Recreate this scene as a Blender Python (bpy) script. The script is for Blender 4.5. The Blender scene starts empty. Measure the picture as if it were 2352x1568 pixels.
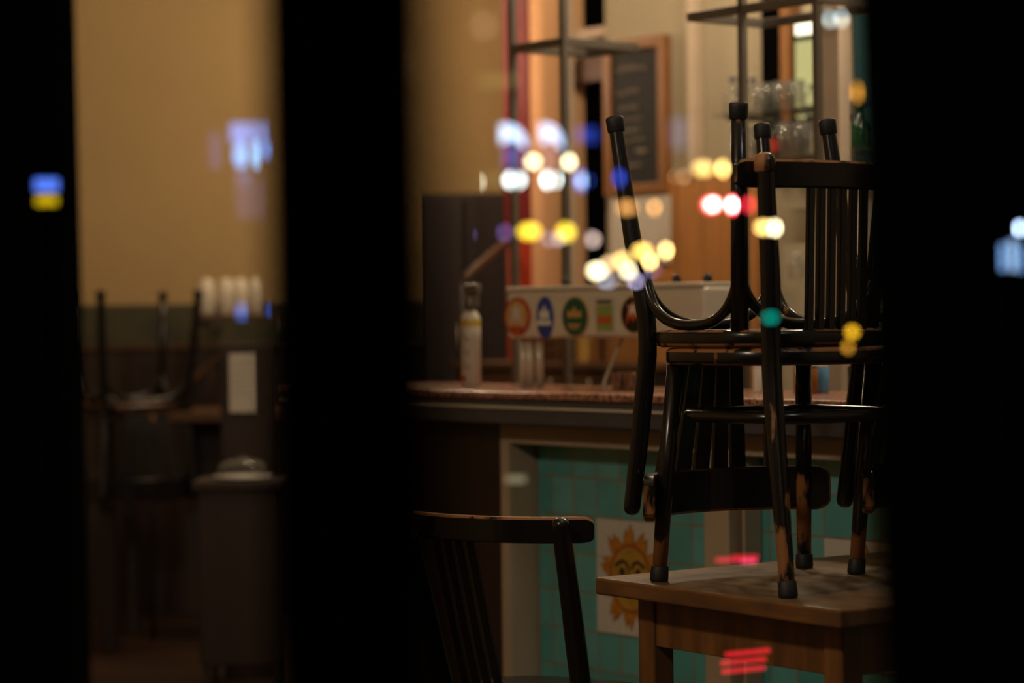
import bpy, bmesh, math, random
from mathutils import Vector, Matrix
random.seed(7)
PI = math.pi
sc = bpy.context.scene
COL = sc.collection

# ------------------------------------------------------------------ camera
F = 85 / 36 * 2352                      # focal length in pixels
H = 1.28
PITCH, ROLL = -math.atan((784 - 728) / F), 0.0115
cf = Vector((0, math.cos(PITCH), math.sin(PITCH)))
cu0 = Vector((0, -math.sin(PITCH), math.cos(PITCH))); cr0 = Vector((1, 0, 0))
cR = math.cos(ROLL) * cr0 - math.sin(ROLL) * cu0
cU = math.cos(ROLL) * cu0 + math.sin(ROLL) * cr0
cam = bpy.data.objects.new('camera', bpy.data.cameras.new('camera'))
COL.objects.link(cam)
m3 = Matrix((cR, cU, -cf)).transposed()
cam.matrix_world = Matrix.Translation((0, 0, H)) @ m3.to_4x4()
cam.data.lens = 85; cam.data.sensor_width = 36
cam.data.clip_start = 0.05; cam.data.clip_end = 200
cam.data.dof.use_dof = True
cam.data.dof.focus_distance = 4.85
cam.data.dof.aperture_fstop = 2.0
sc.camera = cam

# ------------------------------------------------------------------ world, exposure
w = bpy.data.worlds.new('night'); sc.world = w; w.use_nodes = True
w.node_tree.nodes['Background'].inputs[0].default_value = (0.9, 0.75, 0.6, 1)
w.node_tree.nodes['Background'].inputs[1].default_value = 0.0015
sc.view_settings.view_transform = 'Standard'; sc.view_settings.look = 'None'
sc.view_settings.exposure = 0.0; sc.view_settings.gamma = 1.0
sc.view_settings.use_curve_mapping = False
cy = sc.cycles
cy.use_adaptive_sampling = False
cy.use_denoising = True
cy.max_bounces = 8; cy.diffuse_bounces = 3; cy.glossy_bounces = 4
cy.transparent_max_bounces = 24; cy.transmission_bounces = 6
cy.sample_clamp_indirect = 1.5; cy.sample_clamp_direct = 0
cy.caustics_reflective = False; cy.caustics_refractive = False
cy.blur_glossy = 0.5

def ray(px, py): return cf + cR * ((px - 1176) / F) - cU * ((py - 784) / F)
O = Vector((0, 0, H))
def PY(px, py, Y): d = ray(px, py); return O + d * (Y / d.y)
def PZ(px, py, z): d = ray(px, py); return O + d * ((z - H) / d.z)
# frame of the bar counter: s to the right along its front, t into the bar
CA = math.radians(-51)
cu = Vector((math.cos(CA), math.sin(CA), 0)); cn = Vector((-math.sin(CA), math.cos(CA), 0))
C0 = PY(1238, 1090.6, 6.49); C0.z = 0
def C(s, t, z): return C0 + cu * s + cn * t + Vector((0, 0, z))
def CP(px, py, t):
    d = ray(px, py); k = (t + (C0 - O).dot(cn)) / d.dot(cn)
    p = O + d * k; return (p - C0).dot(cu), p.z
def CS(px, t, py=725): return CP(px, py, t)[0]
MC = Matrix.Translation(C0) @ Matrix.Rotation(CA, 4, 'Z')

# ------------------------------------------------------------------ lights
def point(name, loc, power, color, r=0.08):
    l = bpy.data.lights.new(name, 'POINT'); l.energy = power * 5.5; l.color = color; l.shadow_soft_size = r
    o = bpy.data.objects.new(name, l); o.location = loc; COL.objects.link(o); return o
WARM = (1.0, 0.62, 0.30)
point('bar_light', C(-0.5, 0.75, 2.75), 14, (1, .80, .56), .12)
point('bar_light', C(0.9, 0.65, 2.75), 15, (1, .84, .62), .12)
point('hall_light', (-.75, 9.2, 2.75), 9.5, (1, .77, .48), .12)
point('passage_glow', C(-2.05, 1.05, 2.2), 3.2, (1, .66, .44), .06)
point('passage_glow', (-.10, 9.7, 2.45), 1.3, (1, .60, .36), .06)  # added unseen lamp, gives the hall wall a peach gradient near the pillar
point('dining_light', (-1.0, 3.3, 2.35), 17, (1, .80, .56), .10)
point('dining_light', (.35, 4.6, 2.9), 3, (1, .74, .46), .10)
point('dining_light', (1.5, 3.6, 2.85), 4, (.85, .9, 1), .12)

# ------------------------------------------------------------------ materials
def lin(c):
    return tuple(((v / 255) / 12.92 if v / 255 <= .04045 else ((v / 255 + .055) / 1.055) ** 2.4) for v in c) + (1,)
MATS = {}
def mat(name, rgb, rough=.5, metal=0, spec=.5, noise=0, scale=12, stretch=(1, 1, 1), emit=None, strength=0, rgb2=None, bump=0, coord='Object'):
    m = bpy.data.materials.new(name); m.use_nodes = True; nt = m.node_tree; b = nt.nodes['Principled BSDF']
    b.inputs['Base Color'].default_value = lin(rgb); b.inputs['Roughness'].default_value = rough
    b.inputs['Metallic'].default_value = metal; b.inputs['Specular IOR Level'].default_value = spec
    tc = nt.nodes.new('ShaderNodeTexCoord'); mp = nt.nodes.new('ShaderNodeMapping'); mp.inputs['Scale'].default_value = stretch
    nt.links.new(tc.outputs[coord], mp.inputs[0])
    nz = nt.nodes.new('ShaderNodeTexNoise'); nz.inputs['Scale'].default_value = scale; nz.inputs['Detail'].default_value = 5
    nt.links.new(mp.outputs[0], nz.inputs[0])
    c1 = lin(rgb); c2 = lin(rgb2) if rgb2 else tuple(v * (1 - noise) for v in c1[:3]) + (1,)
    if noise or rgb2:
        cr = nt.nodes.new('ShaderNodeValToRGB'); cr.color_ramp.elements[0].position = .32; cr.color_ramp.elements[1].position = .68
        cr.color_ramp.elements[0].color = c2; cr.color_ramp.elements[1].color = c1
        nt.links.new(nz.outputs['Fac'], cr.inputs[0]); nt.links.new(cr.outputs[0], b.inputs['Base Color'])
    if bump:
        bp = nt.nodes.new('ShaderNodeBump'); bp.inputs['Strength'].default_value = bump; bp.inputs['Distance'].default_value = .01
        nt.links.new(nz.outputs['Fac'], bp.inputs['Height']); nt.links.new(bp.outputs[0], b.inputs['Normal'])
    if emit:
        b.inputs['Emission Color'].default_value = lin(emit); b.inputs['Emission Strength'].default_value = strength
    MATS[name] = m; return m
M = {}
M['black_frame'] = mat('black_frame', (22, 17, 14), .6, noise=.3)
M['near_black'] = mat('near_black', (7, 6, 6), 1, spec=.0, noise=.3)
M['wall_cream'] = mat('wall_cream', (190, 162, 116), .9, spec=.1, noise=.10, scale=1.2)
M['wall_beige'] = mat('wall_beige', (172, 158, 132), .9, spec=.1, noise=.12, scale=2)
M['peach'] = mat('peach', (226, 176, 130), .9, spec=.1, noise=.1, scale=2)
M['red'] = mat('red', (120, 14, 22), .6, noise=.25, scale=3)
M['orange_red'] = mat('orange_red', (196, 60, 30), .6, noise=.25, scale=3)
M['wood_orange'] = mat('wood_orange', (190, 128, 66), .55, noise=.22, scale=5, stretch=(6, 6, .6))
M['wood_frame'] = mat('wood_frame', (140, 92, 48), .5, noise=.2, scale=6)
M['wood_dark'] = mat('wood_dark', (48, 30, 19), .55, noise=.45, scale=4, stretch=(6, 6, .7))
M['wood_mid'] = mat('wood_mid', (92, 60, 34), .5, noise=.35, scale=4, stretch=(5, 5, .8))
M['table_top'] = mat('table_top', (130, 98, 60), .42, noise=.38, scale=5, stretch=(1.2, 5, 5), rgb2=(84, 64, 42), bump=.05)
M['table_wood'] = mat('table_wood', (150, 100, 54), .45, noise=.3, scale=5, stretch=(5, 5, .9), rgb2=(104, 66, 34), bump=.05)
M['table_edge'] = mat('table_edge', (136, 90, 50), .45, noise=.3, scale=6, stretch=(1, 4, 4), rgb2=(92, 62, 36), bump=.05)
M['board_grey'] = mat('board_grey', (196, 174, 150), .6, noise=.12, scale=6)
M['dark_laminate'] = mat('dark_laminate', (74, 72, 80), .3, noise=.25, scale=8)
M['steel'] = mat('steel', (232, 226, 212), .36, metal=.35, noise=.08, scale=5, stretch=(1, 1, 8))
M['steel_dull'] = mat('steel_dull', (120, 112, 102), .4, metal=.6, noise=.15, scale=6)
M['chrome'] = mat('chrome', (225, 222, 215), .12, metal=1)
M['chalk_board'] = mat('chalk_board', (24, 21, 20), .75, noise=.35, scale=9)
M['chalk'] = mat('chalk', (150, 135, 118), .9)
M['paper'] = mat('paper', (205, 195, 180), .8, noise=.05)
M['white'] = mat('white', (225, 222, 214), .35, noise=.04)
M['black'] = mat('black', (14, 12, 12), .35, noise=.2)
M['rubber'] = mat('rubber', (17, 15, 15), .6, noise=.3, scale=40)
M['teal_paint'] = mat('teal_paint', (30, 80, 86), .7, noise=.2, scale=3)
M['floor_wood'] = mat('floor_wood', (70, 46, 30), .5, noise=.4, scale=3, stretch=(1, 9, 1))
M['cap_blue'] = mat('cap_blue', (24, 44, 84), .4)
M['label_red'] = mat('label_red', (176, 50, 34), .5, noise=.2)
M['blue'] = mat('blue', (28, 58, 150), .4, noise=.1)
M['green'] = mat('green', (18, 84, 62), .4, noise=.1)
M['lime'] = mat('lime', (150, 165, 84), .5, noise=.2, scale=30)
M['gold'] = mat('gold', (204, 158, 84), .4, noise=.2, scale=30)
M['orange'] = mat('orange', (214, 96, 46), .5, noise=.2, scale=30)
M['yellow_cap'] = mat('yellow_cap', (196, 164, 60), .5)
M['amber'] = mat('amber', (160, 96, 36), .3, noise=.2)
M['sky_blue'] = mat('sky_blue', (96, 170, 220), .4)
M['petal'] = mat('petal', (222, 158, 46), .4, rgb2=(196, 122, 32), scale=45)
M['petal_line'] = mat('petal_line', (150, 84, 32), .4)
M['sun_face'] = mat('sun_face', (212, 168, 62), .4, rgb2=(182, 140, 52), scale=20)
M['sun_ring'] = mat('sun_ring', (172, 84, 44), .4)
M['ink'] = mat('ink', (48, 34, 26), .4)

def worn(name, lo, hi, tipwear=False):
    """black lacquer rubbed through to orange wood in patches"""
    m = bpy.data.materials.new(name); m.use_nodes = True; nt = m.node_tree; b = nt.nodes['Principled BSDF']
    tc = nt.nodes.new('ShaderNodeTexCoord'); n = nt.nodes.new('ShaderNodeTexNoise'); n.inputs['Scale'].default_value = 22; n.inputs['Detail'].default_value = 8
    mp = nt.nodes.new('ShaderNodeMapping'); mp.inputs['Scale'].default_value = (1, 1, .35); nt.links.new(tc.outputs['Object'], mp.inputs[0]); nt.links.new(mp.outputs[0], n.inputs[0])
    fac = n.outputs['Fac']
    if tipwear:
        sx = nt.nodes.new('ShaderNodeSeparateXYZ'); nt.links.new(tc.outputs['Object'], sx.inputs[0])
        mr = nt.nodes.new('ShaderNodeMapRange'); mr.inputs[1].default_value = .07; mr.inputs[2].default_value = .24; mr.inputs[3].default_value = .20; mr.inputs[4].default_value = -.06
        nt.links.new(sx.outputs[2], mr.inputs[0])
        ad = nt.nodes.new('ShaderNodeMath'); ad.operation = 'ADD'; nt.links.new(fac, ad.inputs[0]); nt.links.new(mr.outputs[0], ad.inputs[1]); fac = ad.outputs[0]
    r = nt.nodes.new('ShaderNodeValToRGB'); r.color_ramp.elements[0].position = lo; r.color_ramp.elements[1].position = hi
    r.color_ramp.elements[0].color = lin((20, 16, 15)); r.color_ramp.elements[1].color = lin((150, 98, 52))
    nt.links.new(fac, r.inputs[0]); nt.links.new(r.outputs[0], b.inputs['Base Color'])
    r2 = nt.nodes.new('ShaderNodeMapRange'); r2.inputs[1].default_value = lo; r2.inputs[2].default_value = hi; r2.inputs[3].default_value = .24; r2.inputs[4].default_value = .6
    nt.links.new(fac, r2.inputs[0]); nt.links.new(r2.outputs[0], b.inputs['Roughness'])
    M[name] = m
worn('lacquer', .70, .74); worn('lacquer_tip', .60, .64, True); worn('lacquer_edge', .44, .52)

def tile_mat():
    m = bpy.data.materials.new('teal_tiles'); m.use_nodes = True; nt = m.node_tree; b = nt.nodes['Principled BSDF']
    tc = nt.nodes.new('ShaderNodeTexCoord'); mp = nt.nodes.new('ShaderNodeMapping')
    mp.inputs['Location'].default_value = (TS0, TZ0, 0); mp.vector_type = 'POINT'
    cx = nt.nodes.new('ShaderNodeSeparateXYZ'); cb = nt.nodes.new('ShaderNodeCombineXYZ')
    nt.links.new(tc.outputs['Object'], cx.inputs[0]); nt.links.new(cx.outputs[0], cb.inputs[0]); nt.links.new(cx.outputs[2], cb.inputs[1])
    nt.links.new(cb.outputs[0], mp.inputs[0])
    br = nt.nodes.new('ShaderNodeTexBrick'); br.offset = 0; br.squash = 1
    br.inputs['Scale'].default_value = 1; br.inputs['Brick Width'].default_value = TW; br.inputs['Row Height'].default_value = TH
    br.inputs['Mortar Size'].default_value = .0026; br.inputs['Mortar Smooth'].default_value = .15; br.inputs['Bias'].default_value = 0
    br.inputs['Color1'].default_value = lin((86, 172, 174)); br.inputs['Color2'].default_value = lin((112, 190, 194)); br.inputs['Mortar'].default_value = lin((150, 132, 104))
    nt.links.new(mp.outputs[0], br.inputs['Vector'])
    nz = nt.nodes.new('ShaderNodeTexNoise'); nz.inputs['Scale'].default_value = 9; nt.links.new(tc.outputs['Object'], nz.inputs[0])
    hs = nt.nodes.new('ShaderNodeHueSaturation'); mr = nt.nodes.new('ShaderNodeMapRange'); mr.inputs[3].default_value = .72; mr.inputs[4].default_value = 1.25
    nt.links.new(nz.outputs['Fac'], mr.inputs[0]); nt.links.new(mr.outputs[0], hs.inputs['Value']); nt.links.new(br.outputs['Color'], hs.inputs['Color'])
    nt.links.new(hs.outputs[0], b.inputs['Base Color'])
    b.inputs['Roughness'].default_value = .22
    bp = nt.nodes.new('ShaderNodeBump'); bp.inputs['Strength'].default_value = .35; bp.inputs['Distance'].default_value = .003; bp.invert = True
    nt.links.new(br.outputs['Fac'], bp.inputs['Height']); nt.links.new(bp.outputs[0], b.inputs['Normal'])
    M['tiles'] = m
def granite():
    m = bpy.data.materials.new('granite'); m.use_nodes = True; nt = m.node_tree; b = nt.nodes['Principled BSDF']
    tc = nt.nodes.new('ShaderNodeTexCoord'); v = nt.nodes.new('ShaderNodeTexVoronoi'); v.inputs['Scale'].default_value = 160
    nt.links.new(tc.outputs['Object'], v.inputs[0]); r = nt.nodes.new('ShaderNodeValToRGB')
    sp = nt.nodes.new('ShaderNodeSeparateColor'); nt.links.new(v.outputs['Color'], sp.inputs[0]); nt.links.new(sp.outputs[0], r.inputs[0])
    e = r.color_ramp.elements; e[0].color = lin((66, 42, 36)); e[1].color = lin((196, 142, 116)); x = e.new(.4); x.color = lin((150, 96, 76))
    nt.links.new(r.outputs[0], b.inputs['Base Color']); b.inputs['Roughness'].default_value = .25; M['granite'] = m
granite()
def glassware(name, rgb, tr, rough=.05):
    m = bpy.data.materials.new(name); m.use_nodes = True; nt = m.node_tree; nt.nodes.clear()
    o = nt.nodes.new('ShaderNodeOutputMaterial'); mx = nt.nodes.new('ShaderNodeMixShader'); t = nt.nodes.new('ShaderNodeBsdfTransparent')
    p = nt.nodes.new('ShaderNodeBsdfPrincipled'); p.inputs['Base Color'].default_value = lin(rgb); p.inputs['Roughness'].default_value = rough; p.inputs['Specular IOR Level'].default_value = 1
    lw = nt.nodes.new('ShaderNodeLayerWeight'); lw.inputs[0].default_value = .35
    mr = nt.nodes.new('ShaderNodeMapRange'); mr.inputs[3].default_value = 1 - tr; mr.inputs[4].default_value = 1
    nt.links.new(lw.outputs['Facing'], mr.inputs[0]); nt.links.new(mr.outputs[0], mx.inputs[0])
    nt.links.new(t.outputs[0], mx.inputs[1]); nt.links.new(p.outputs[0], mx.inputs[2]); nt.links.new(mx.outputs[0], o.inputs[0]); M[name] = m
glassware('clear_glass', (110, 110, 104), .93); glassware('green_glass', (20, 70, 40), .3); glassware('brown_glass', (96, 52, 18), .3)
def pane_mat():
    m = bpy.data.materials.new('window_glass'); m.use_nodes = True; nt = m.node_tree; nt.nodes.clear()
    o = nt.nodes.new('ShaderNodeOutputMaterial'); mx = nt.nodes.new('ShaderNodeMixShader'); t = nt.nodes.new('ShaderNodeBsdfTransparent')
    g = nt.nodes.new('ShaderNodeBsdfGlossy'); g.inputs['Roughness'].default_value = 0; mx.inputs[0].default_value = REFL
    nt.links.new(t.outputs[0], mx.inputs[1]); nt.links.new(g.outputs[0], mx.inputs[2]); nt.links.new(mx.outputs[0], o.inputs[0]); M['pane'] = m
REFL = .30
pane_mat()
EM = {}
def emis(rgb, strength):
    k = (rgb, strength)
    if k not in EM:
        m = bpy.data.materials.new('emissive_glow'); m.use_nodes = True; nt = m.node_tree; nt.nodes.clear()
        o = nt.nodes.new('ShaderNodeOutputMaterial'); e = nt.nodes.new('ShaderNodeEmission'); e.inputs[0].default_value = lin(rgb); e.inputs[1].default_value = strength
        nt.links.new(e.outputs[0], o.inputs[0]); m.cycles.emission_sampling = 'NONE'; EM[k] = m
    return EM[k]

# ------------------------------------------------------------------ mesh helpers
def bm_new(): return bmesh.new()
def box(bm, x0, x1, y0, y1, z0, z1, bev=0, seg=2, mi=0):
    mtx = Matrix.Translation(((x0 + x1) / 2, (y0 + y1) / 2, (z0 + z1) / 2)) @ Matrix.Diagonal((abs(x1 - x0), abs(y1 - y0), abs(z1 - z0), 1))
    r = bmesh.ops.create_cube(bm, size=1, matrix=mtx)
    fs = set(f for v in r['verts'] for f in v.link_faces)
    for f in fs: f.material_index = mi
    if bev: bmesh.ops.bevel(bm, geom=list(set(e for v in r['verts'] for e in v.link_edges)), offset=bev, segments=seg, affect='EDGES', profile=.5)
def tube(bm, pts, rad, n=14, flat=1.0, up=None, mi=0, closed=False, rounded=0):
    """swept round section through pts; rad a number or list; flat scales the section along its 2nd axis"""
    pts = [Vector(p) for p in pts]; k = len(pts); rads = rad if isinstance(rad, (list, tuple)) else [rad] * k
    rings = []; prev = None
    for i, p in enumerate(pts):
        a = pts[(i - 1) % k] if (closed or i > 0) else p; b = pts[(i + 1) % k] if (closed or i < k - 1) else p
        t = (b - a).normalized()
        if up is not None: sx = t.cross(Vector(up)).normalized()
        elif prev is None: sx = t.cross(Vector((0, 0, 1)) if abs(t.z) < .9 else Vector((0, 1, 0))).normalized()
        else: sx = (prev - t * prev.dot(t)).normalized()
        prev = sx; sy = t.cross(sx).normalized()
        rings.append([bm.verts.new(p + (sx * math.cos(2 * PI * j / n) + sy * math.sin(2 * PI * j / n) * flat) * rads[i]) for j in range(n)])
    for i in range(k if closed else k - 1):
        A, B = rings[i], rings[(i + 1) % k]
        for j in range(n):
            f = bm.faces.new((A[j], A[(j + 1) % n], B[(j + 1) % n], B[j])); f.material_index = mi; f.smooth = True
    if not closed:
        for R, rev in ((rings[0], True), (rings[-1], False)):
            f = bm.faces.new(list(reversed(R)) if rev else R); f.material_index = mi
def lathe(bm, prof, n=24, c=(0, 0, 0), mi=0, cap=True):
    rings = []
    for r, z in prof:
        rings.append([bm.verts.new((c[0] + r * math.cos(2 * PI * j / n), c[1] + r * math.sin(2 * PI * j / n), c[2] + z)) for j in range(n)])
    for A, B in zip(rings, rings[1:]):
        for j in range(n):
            f = bm.faces.new((A[j], A[(j + 1) % n], B[(j + 1) % n], B[j])); f.smooth = True; f.material_index = mi
    if cap:
        for R, rev in ((rings[0], True), (rings[-1], False)):
            try: f = bm.faces.new(list(reversed(R)) if rev else R); f.material_index = mi
            except ValueError: pass
def prism(bm, poly, axis, a, b, mi=0):
    """polygon in two axes extruded between a and b along the third"""
    def v(p, q): return {'z': (p[0], p[1], q), 'y': (p[0], q, p[1]), 'x': (q, p[0], p[1])}[axis]
    A = [bm.verts.new(v(p, a)) for p in poly]; B = [bm.verts.new(v(p, b)) for p in poly]
    fs = [bm.faces.new(A), bm.faces.new(list(reversed(B)))]
    for i in range(len(poly)):
        j = (i + 1) % len(poly); fs.append(bm.faces.new((A[j], A[i], B[i], B[j])))
    for f in fs: f.material_index = mi
def obj(name, bm, mats, parent=None, mtx=None, smooth=False):
    bmesh.ops.recalc_face_normals(bm, faces=bm.faces[:])
    me = bpy.data.meshes.new(name); bm.to_mesh(me); bm.free()
    for m in (mats if isinstance(mats, (list, tuple)) else [mats]): me.materials.append(m)
    if smooth:
        for p in me.polygons: p.use_smooth = True
    o = bpy.data.objects.new(name, me); COL.objects.link(o)
    if parent is not None: o.parent = parent
    if mtx is not None: o.matrix_world = mtx if parent is None else mtx
    return o
def tag(o, label, cat, group=None, kind=None):
    o['label'] = label; o['category'] = cat
    if group: o['group'] = group
    if kind: o['kind'] = kind
    return o
def thing(name, label, cat, mtx, group=None):
    o = bpy.data.objects.new(name, None); COL.objects.link(o); o.matrix_world = mtx; o.empty_display_size = .05
    return tag(o, label, cat, group)
def struct(name, bm, mats, mtx=None):
    o = obj(name, bm, mats, None, mtx); o['kind'] = 'structure'; return o
def copy_tree(o, mtx=None, parent=None):
    c = o.copy(); COL.objects.link(c)
    if parent is not None: c.parent = parent
    for ch in list(o.children): copy_tree(ch, None, c)
    if mtx is not None: c.matrix_world = mtx
    return c
def T(*a): return Matrix.Translation(Vector(a))
def RZ(a): return Matrix.Rotation(a, 4, 'Z')
def smooth_pts(pts, n=8):
    """Catmull-Rom through pts"""
    P = [Vector(p) for p in pts]; P = [2 * P[0] - P[1]] + P + [2 * P[-1] - P[-2]]; out = []
    for i in range(1, len(P) - 2):
        for k in range(n):
            t = k / n; a, b, c, d = P[i - 1:i + 3]
            out.append(.5 * ((2 * b) + (c - a) * t + (2 * a - 5 * b + 4 * c - d) * t * t + (3 * b - a - 3 * c + d) * t ** 3))
    out.append(P[-2]); return out

# ------------------------------------------------------------------ room shell
b = bm_new(); box(b, -8, 8, 1.2, 14, -.1, 0); struct('floor', b, M['floor_wood'])
b = bm_new(); box(b, -8, 8, 1.2, 14, 3.2, 3.3); struct('ceiling', b, M['wall_beige'])
YL = 10.6
b = bm_new(); box(b, -6, .25, YL, YL + .15, 0, 3.2); struct('wall_left', b, M['wall_cream'])
# back wall behind the bar (plane t = TB)
TB = 1.6
sL = CS(1222, TB); sW0 = CS(1300, TB); sW1 = CS(1397, TB)
b = bm_new(); box(b, sL - .02, sW0, TB, TB + .15, 0, 3.2, mi=1)
box(b, sW1, 5, TB, TB + .15, 0, 3.2, mi=0)
box(b, sW0, sW1, TB, TB + .15, 0, .75, mi=0)
box(b, sW0, sW1, TB, TB + .15, 2.95, 3.2, mi=0)
struct('wall_back', b, [M['wall_beige'], M['peach']], MC)
b = bm_new(); box(b, 3.6, 3.7, 1.8, 14, 0, 3.2); struct('wall_right', b, M['wall_beige'])
b = bm_new(); box(b, -3.7, -3.6, 1.8, 14, 0, 3.2); struct('wall_far_left', b, M['wall_cream'])

# ------------------------------------------------------------------ bar counter
TH = .1; TW = .0905
s_col, z_row = CP(1370, 1100, 0)          # a vertical joint and a horizontal joint of the tiling
_, z_row = CP(1240, 1090.6, 0)
TS0 = TW * 40 - s_col; TZ0 = TH * 10 - z_row
# mapping node multiplies then adds location: shift joints on to the photo's ones
tile_mat()
SB1 = 2.6                                   # right end of the counter, beyond the frame
sJ0 = CS(1150, -.094, 1150); sJ1 = CS(1170, -.094, 1150)
zB0 = CP(1400, 1030, -.094)[1]; zB1 = CP(1400, 984, -.094)[1] ; 
zT = CP(1400, 906, -.2)[1]; zG = CP(1400, 924, -.2)[1]; zD = CP(1400, 984, -.19)[1]
bar = thing('bar_counter', 'long bar counter with granite top and green tiled front behind the wooden table', 'bar counter', MC)
b = bm_new(); box(b, sJ0 - .9, SB1, .03, .26, 0, zD); obj('carcass', b, M['wood_dark'], bar)
b = bm_new(); box(b, sJ0 - .9, SB1, .26, .62, 0, .86); obj('work_side', b, M['steel_dull'], bar)
b = bm_new(); box(b, sJ1 + .01, SB1, 0, .03, 0, zD); obj('tiled_front', b, M['tiles'], bar)
b = bm_new(); box(b, sJ1, SB1, -.094, 0, zB0, zB1, .002); obj('top_rail', b, M['board_grey'], bar)
b = bm_new(); box(b, sJ0, sJ1, -.094, .03, 0, zD, .002); obj('end_post', b, M['board_grey'], bar)
b = bm_new(); box(b, sJ0 - .9, sJ0 - .004, -.092, .03, 0, zD, .002); obj('side_panel', b, M['wood_dark'], bar)
sP0 = CS(1617, -.094, 1200); sP1 = CS(1674, -.094, 1200)
b = bm_new(); box(b, sP0, sP1, -.094, 0, 0, zB0, .002); obj('pilaster', b, M['board_grey'], bar)
b = bm_new(); box(b, sJ0 - .9, SB1, -.19, .26, zD, zG, .004); box(b, sJ0 - .9, SB1, -.196, -.188, zG - .024, zG - .018, mi=1)
obj('edge_profile', b, [M['dark_laminate'], M['steel']], bar)
b = bm_new(); box(b, sJ0 - .9, SB1, -.2, .28, zG, zT, .004); obj('granite_top', b, M['granite'], bar)
b = bm_new(); box(b, sP1 + .012, sP1 + .02, -.06, -.004, 0, zB0); obj('conduit', b, M['board_grey'], bar)

# painted sun panels set in the tiling
def sun_panel(s0, z1, label):
    W_, H_ = TW * 3 - .003, TH * 3 - .003
    t = thing('sun_tile_panel', label, 'tile panel', MC @ T(s0 + W_ / 2 + .0015, -.001, z1 - H_ / 2 - .0015), 'painted sun tile panels')
    b = bm_new()
    for i in range(3):
        for j in range(3):
            x = -W_ / 2 + i * W_ / 3; z = -H_ / 2 + j * H_ / 3
            box(b, x + .0006, x + W_ / 3 - .0006, -.004, .001, z + .0006, z + H_ / 3 - .0006, .001, 1)
    obj('tiles', b, M['white'], t)
    k = W_ / .3
    def petals(r0, r1, wd, n, y, off=0):
        b = bm_new()
        for i in range(n):
            a = 2 * PI * (i + off) / n; rr = r1 * (.93 + .09 * ((i * 7) % 3) / 2); sw = .10 * (1 if i % 2 else -1)
            prof = [(r0, -wd), (r0 + (rr - r0) * .35, -wd * 1.15), (r0 + (rr - r0) * .7, -wd * .62), (rr, 0), (r0 + (rr - r0) * .7, wd * .62), (r0 + (rr - r0) * .35, wd * 1.15), (r0, wd)]
            pts = []
            for r, q in prof:
                aa = a + q + sw * (r - r0) / (rr - r0) * .8
                pts.append((k * r * math.cos(aa), r * math.sin(aa)))
            prism(b, pts, 'y', y - .0006, -.004)
        return b
    pl = obj('petal_outline', petals(.070, .140, .150, 21, -.0042), M['petal_line'], t)
    obj('petals', petals(.070, .135, .128, 21, -.0048), M['petal'], t)
    def disc(r, y, m, name, cx=0, cz=0, rx=1, rz=1, n=40):
        b = bm_new(); prism(b, [(k * (cx + rx * r * math.cos(2 * PI * i / n)), cz + rz * r * math.sin(2 * PI * i / n)) for i in range(n)], 'y', y, -.004); return obj(name, b, m, t)
    disc(.089, -.0058, M['sun_ring'], 'face_ring'); disc(.081, -.0062, M['sun_face'], 'face')
    b = bm_new()
    for sg in (-1, 1):
        for pts, r in ((smooth_pts([(sg * .007, 0, .024), (sg * .016, 0, .038), (sg * .036, 0, .043), (sg * .062, 0, .030)], 5), .0046),):
            tube(b, [(k * p.x, -.0068, p.z) for p in pts], r, 6, .25, up=(0, 1, 0))
        prism(b, [(k * (sg * .034 + .012 * math.cos(q * PI / 6)), .016 + .011 * math.sin(q * PI / 6)) for q in range(12)], 'y', -.007, -.005)
    tube(b, [(k * p.x, -.0068, p.z) for p in smooth_pts([(-.006, 0, .028), (-.008, 0, -.005), (-.014, 0, -.020), (0, 0, -.026), (.014, 0, -.020)], 5)], .0022, 6, .25, up=(0, 1, 0))
    tube(b, [(k * p.x, -.0068, p.z) for p in smooth_pts([(-.028, 0, -.040), (-.012, 0, -.046), (0, 0, -.044), (.012, 0, -.046), (.028, 0, -.040)], 5)], .003, 6, .25, up=(0, 1, 0))
    obj('eyes_and_mouth', b, M['ink'], t)
s1, z1 = CP(1376, 1188.4, 0)
s1 = s_col + round((s1 - s_col) / TW) * TW; z1 = z_row + round((z1 - z_row) / TH) * TH
sun_panel(s1, z1, 'white tile panel painted with a yellow sun face, half hidden by the table corner')
s2, z2 = CP(1922, 1235, 0)
s2 = s_col + round((s2 - s_col) / TW) * TW; z2 = z_row + round((z2 - z_row) / TH) * TH
sun_panel(s2, z2, 'white sun tile panel showing only petal tips above the table top at right')

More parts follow.
